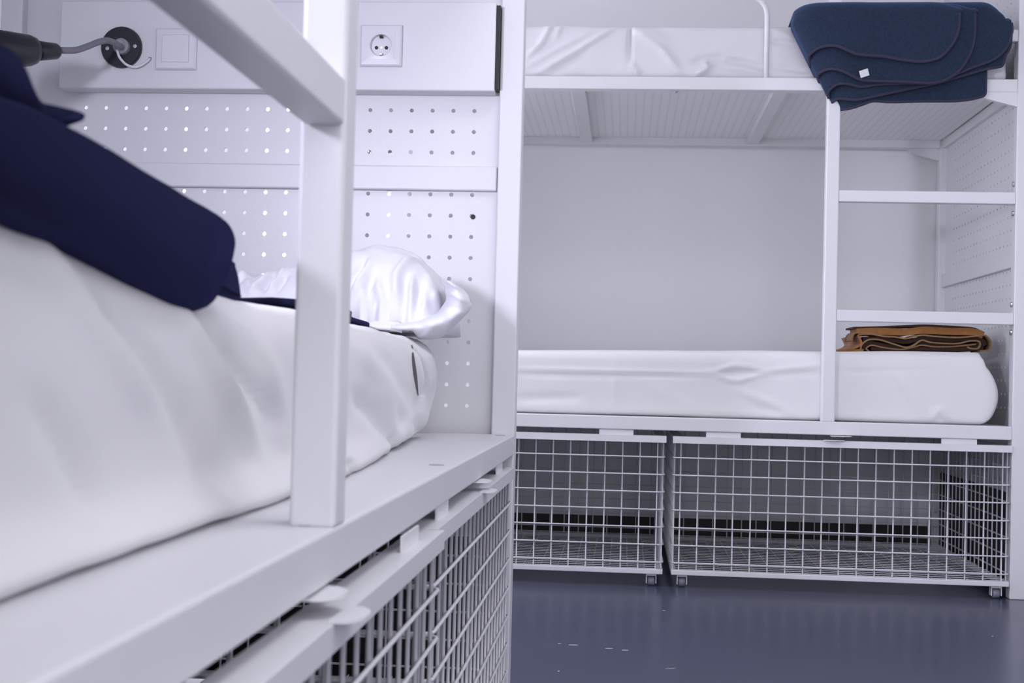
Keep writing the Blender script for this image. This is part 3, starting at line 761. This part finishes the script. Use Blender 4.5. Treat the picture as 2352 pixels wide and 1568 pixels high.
bm = bmesh.new(); bx(bm, (-.0262, -.0118, -.0262), (.0262, -.0055, .0262), .0012); o = mesh_obj('rocker', bm, PLAST, sw); o.rotation_euler = (.03, 0, 0)

c = Q(281, 110)
lp = thing('reading_lamp', 'black reading lamp with grey gooseneck on a round black base', 'lamp', c)
def rel(x, y, dy): return Q(x, y, dy)-c
bm = bmesh.new(); lathe(bm, [(0, .0400), (.006, .0400), (.010, .0385), (.0105, .0)], (0, 0, 0), (0, -1, 0), 56); mesh_obj('base', bm, BLACK, lp)
for px, py in ((247, 111), (310, 106)):
    q = rel(px, py, .0105); bm = bmesh.new(); lathe(bm, [(0, .0042), (.0012, .0036), (.0013, .0018), (.0005, .0016)], q, (0, -1, 0), 16); mesh_obj('screw', bm, STEEL, lp)
q = rel(281, 108, .010); bm = bmesh.new(); lathe(bm, [(0, .0155), (.010, .015), (.014, .011), (.018, .010)], q, (0, -1, 0), 24); mesh_obj('nut', bm, GREYPL, lp, False)
gp = [rel(281, 108, .020), rel(274, 106, .040), rel(262, 98, .060), rel(245, 93, .085), rel(225, 97, .105), rel(200, 107, .13), rel(175, 115, .155), rel(150, 116, .175), rel(125, 115, .19)]
bm = bmesh.new(); tube(bm, catmull([tuple(v) for v in gp], 6), .0060, 12); mesh_obj('gooseneck', bm, GREYRUB, lp, True)
h0 = rel(134, 118, .185); h1 = rel(70, 122, .235); h2 = rel(-60, 112, .33); ax = (h2-h0).normalized(); Lh = (h2-h0).length
bm = bmesh.new(); lathe(bm, [(0, .008), (.001, .0115), (.006, .0145), (.040, .0175), (.050, .0165)], h0, ax, 32)
mesh_obj('collar', bm, BLACK, lp, True)
bm = bmesh.new(); lathe(bm, [(.046, .0150), (.052, .0240), (.062, .0275), (Lh*.9, .037), (Lh*.9+.002, .035), (Lh*.9-.01, .030)], h0, ax, 36); mesh_obj('lamp_head', bm, BLACK, lp, True)
cp = [rel(268, 108, .022), rel(270, 118, .026), rel(275, 132, .022), rel(290, 148, .013), rel(310, 154, .008), rel(328, 148, .006), rel(342, 137, .004), rel(344, 135, -.002)]
bm = bmesh.new(); tube(bm, catmull([tuple(v) for v in cp], 6), .0026, 8); tag(mesh_obj('cable', bm, PLAST, lp, True), 'thin white cable')
q = rel(344, 135, 0); bm = bmesh.new(); lathe(bm, [(0, .0035), (.0006, .003)], q, (0, -1, 0), 14); mesh_obj('grommet', bm, DARK, lp)
# invented second reading lamp, out of view: its head carries the added beam
t2 = thing('reading_lamp', 'added unseen black reading lamp at the near end of the left bunk, aimed along the bed', 'lamp', (LP2.x, YA0+.026, LP2.z))
dv = (AIM-LP2).normalized(); hp = LP2-dv*.012-Vector((LP2.x, YA0+.026, LP2.z))
bm = bmesh.new(); lathe(bm, [(0, .040), (.006, .040), (.010, .0385), (.0105, 0)], (0, 0, 0), (0, 1, 0), 40); mesh_obj('base', bm, BLACK, t2)
bk = hp-dv*.10
bm = bmesh.new(); tube(bm, catmull([(0, .01, 0), (-.01, .05, .01), tuple(bk-dv*.03), tuple(bk)], 6), .006, 12); mesh_obj('gooseneck', bm, GREYRUB, t2, True)
bm = bmesh.new(); lathe(bm, [(0, .012), (.03, .018), (.04, .05), (.10, .092), (.104, .090), (.098, .086)], bk, dv, 40); mesh_obj('lamp_head', bm, BLACK, t2, True)  # head of the added unseen lamp
# dark plug in one peg hole
q = on(1, YA0+LA-.03, 1086.5, 498); bm = bmesh.new(); lathe(bm, [(0, .0048), (.001, .0044)], (0, 0, 0), (0, -1, 0), 16)
o = mesh_obj('hole_plug', bm, DARK, bedA); o.matrix_parent_inverse = Matrix.Identity(4)
loc = Matrix.Rotation(-H90, 4, 'Z') @ (q - Vector((-.206, YA0, 0))); o.location = loc; o.rotation_euler = (0, 0, -H90)
tag(o, 'black plug in a peg hole')

# ------------------------------------------------------------------ pale scuffs on the floor
fl = bpy.data.objects['floor']
for x, y, l, wd, a in ((1317, 1481, .022, .005, .1), (1399, 1489, .018, .005, .1), (1436, 1493, .016, .006, .05), (1285, 1478, .008, .003, 0), (1525, 1402, .009, .004, 0), (1283, 1541, .005, .004, 0), (2280, 1461, .005, .004, 0), (1540, 1535, .026, .0022, .5)):
    q = on(2, 0, x, y); bm = bmesh.new(); lathe(bm, [(0, .5), (.0004, .48)], (0, 0, 0), (0, 0, 1), 12)
    for v in bm.verts: v.co.x *= l; v.co.y *= wd*2.2
    o = mesh_obj('scuff', bm, GREYPL, fl); o.location = (q.x, q.y, .0001); o.rotation_euler = (0, 0, a)
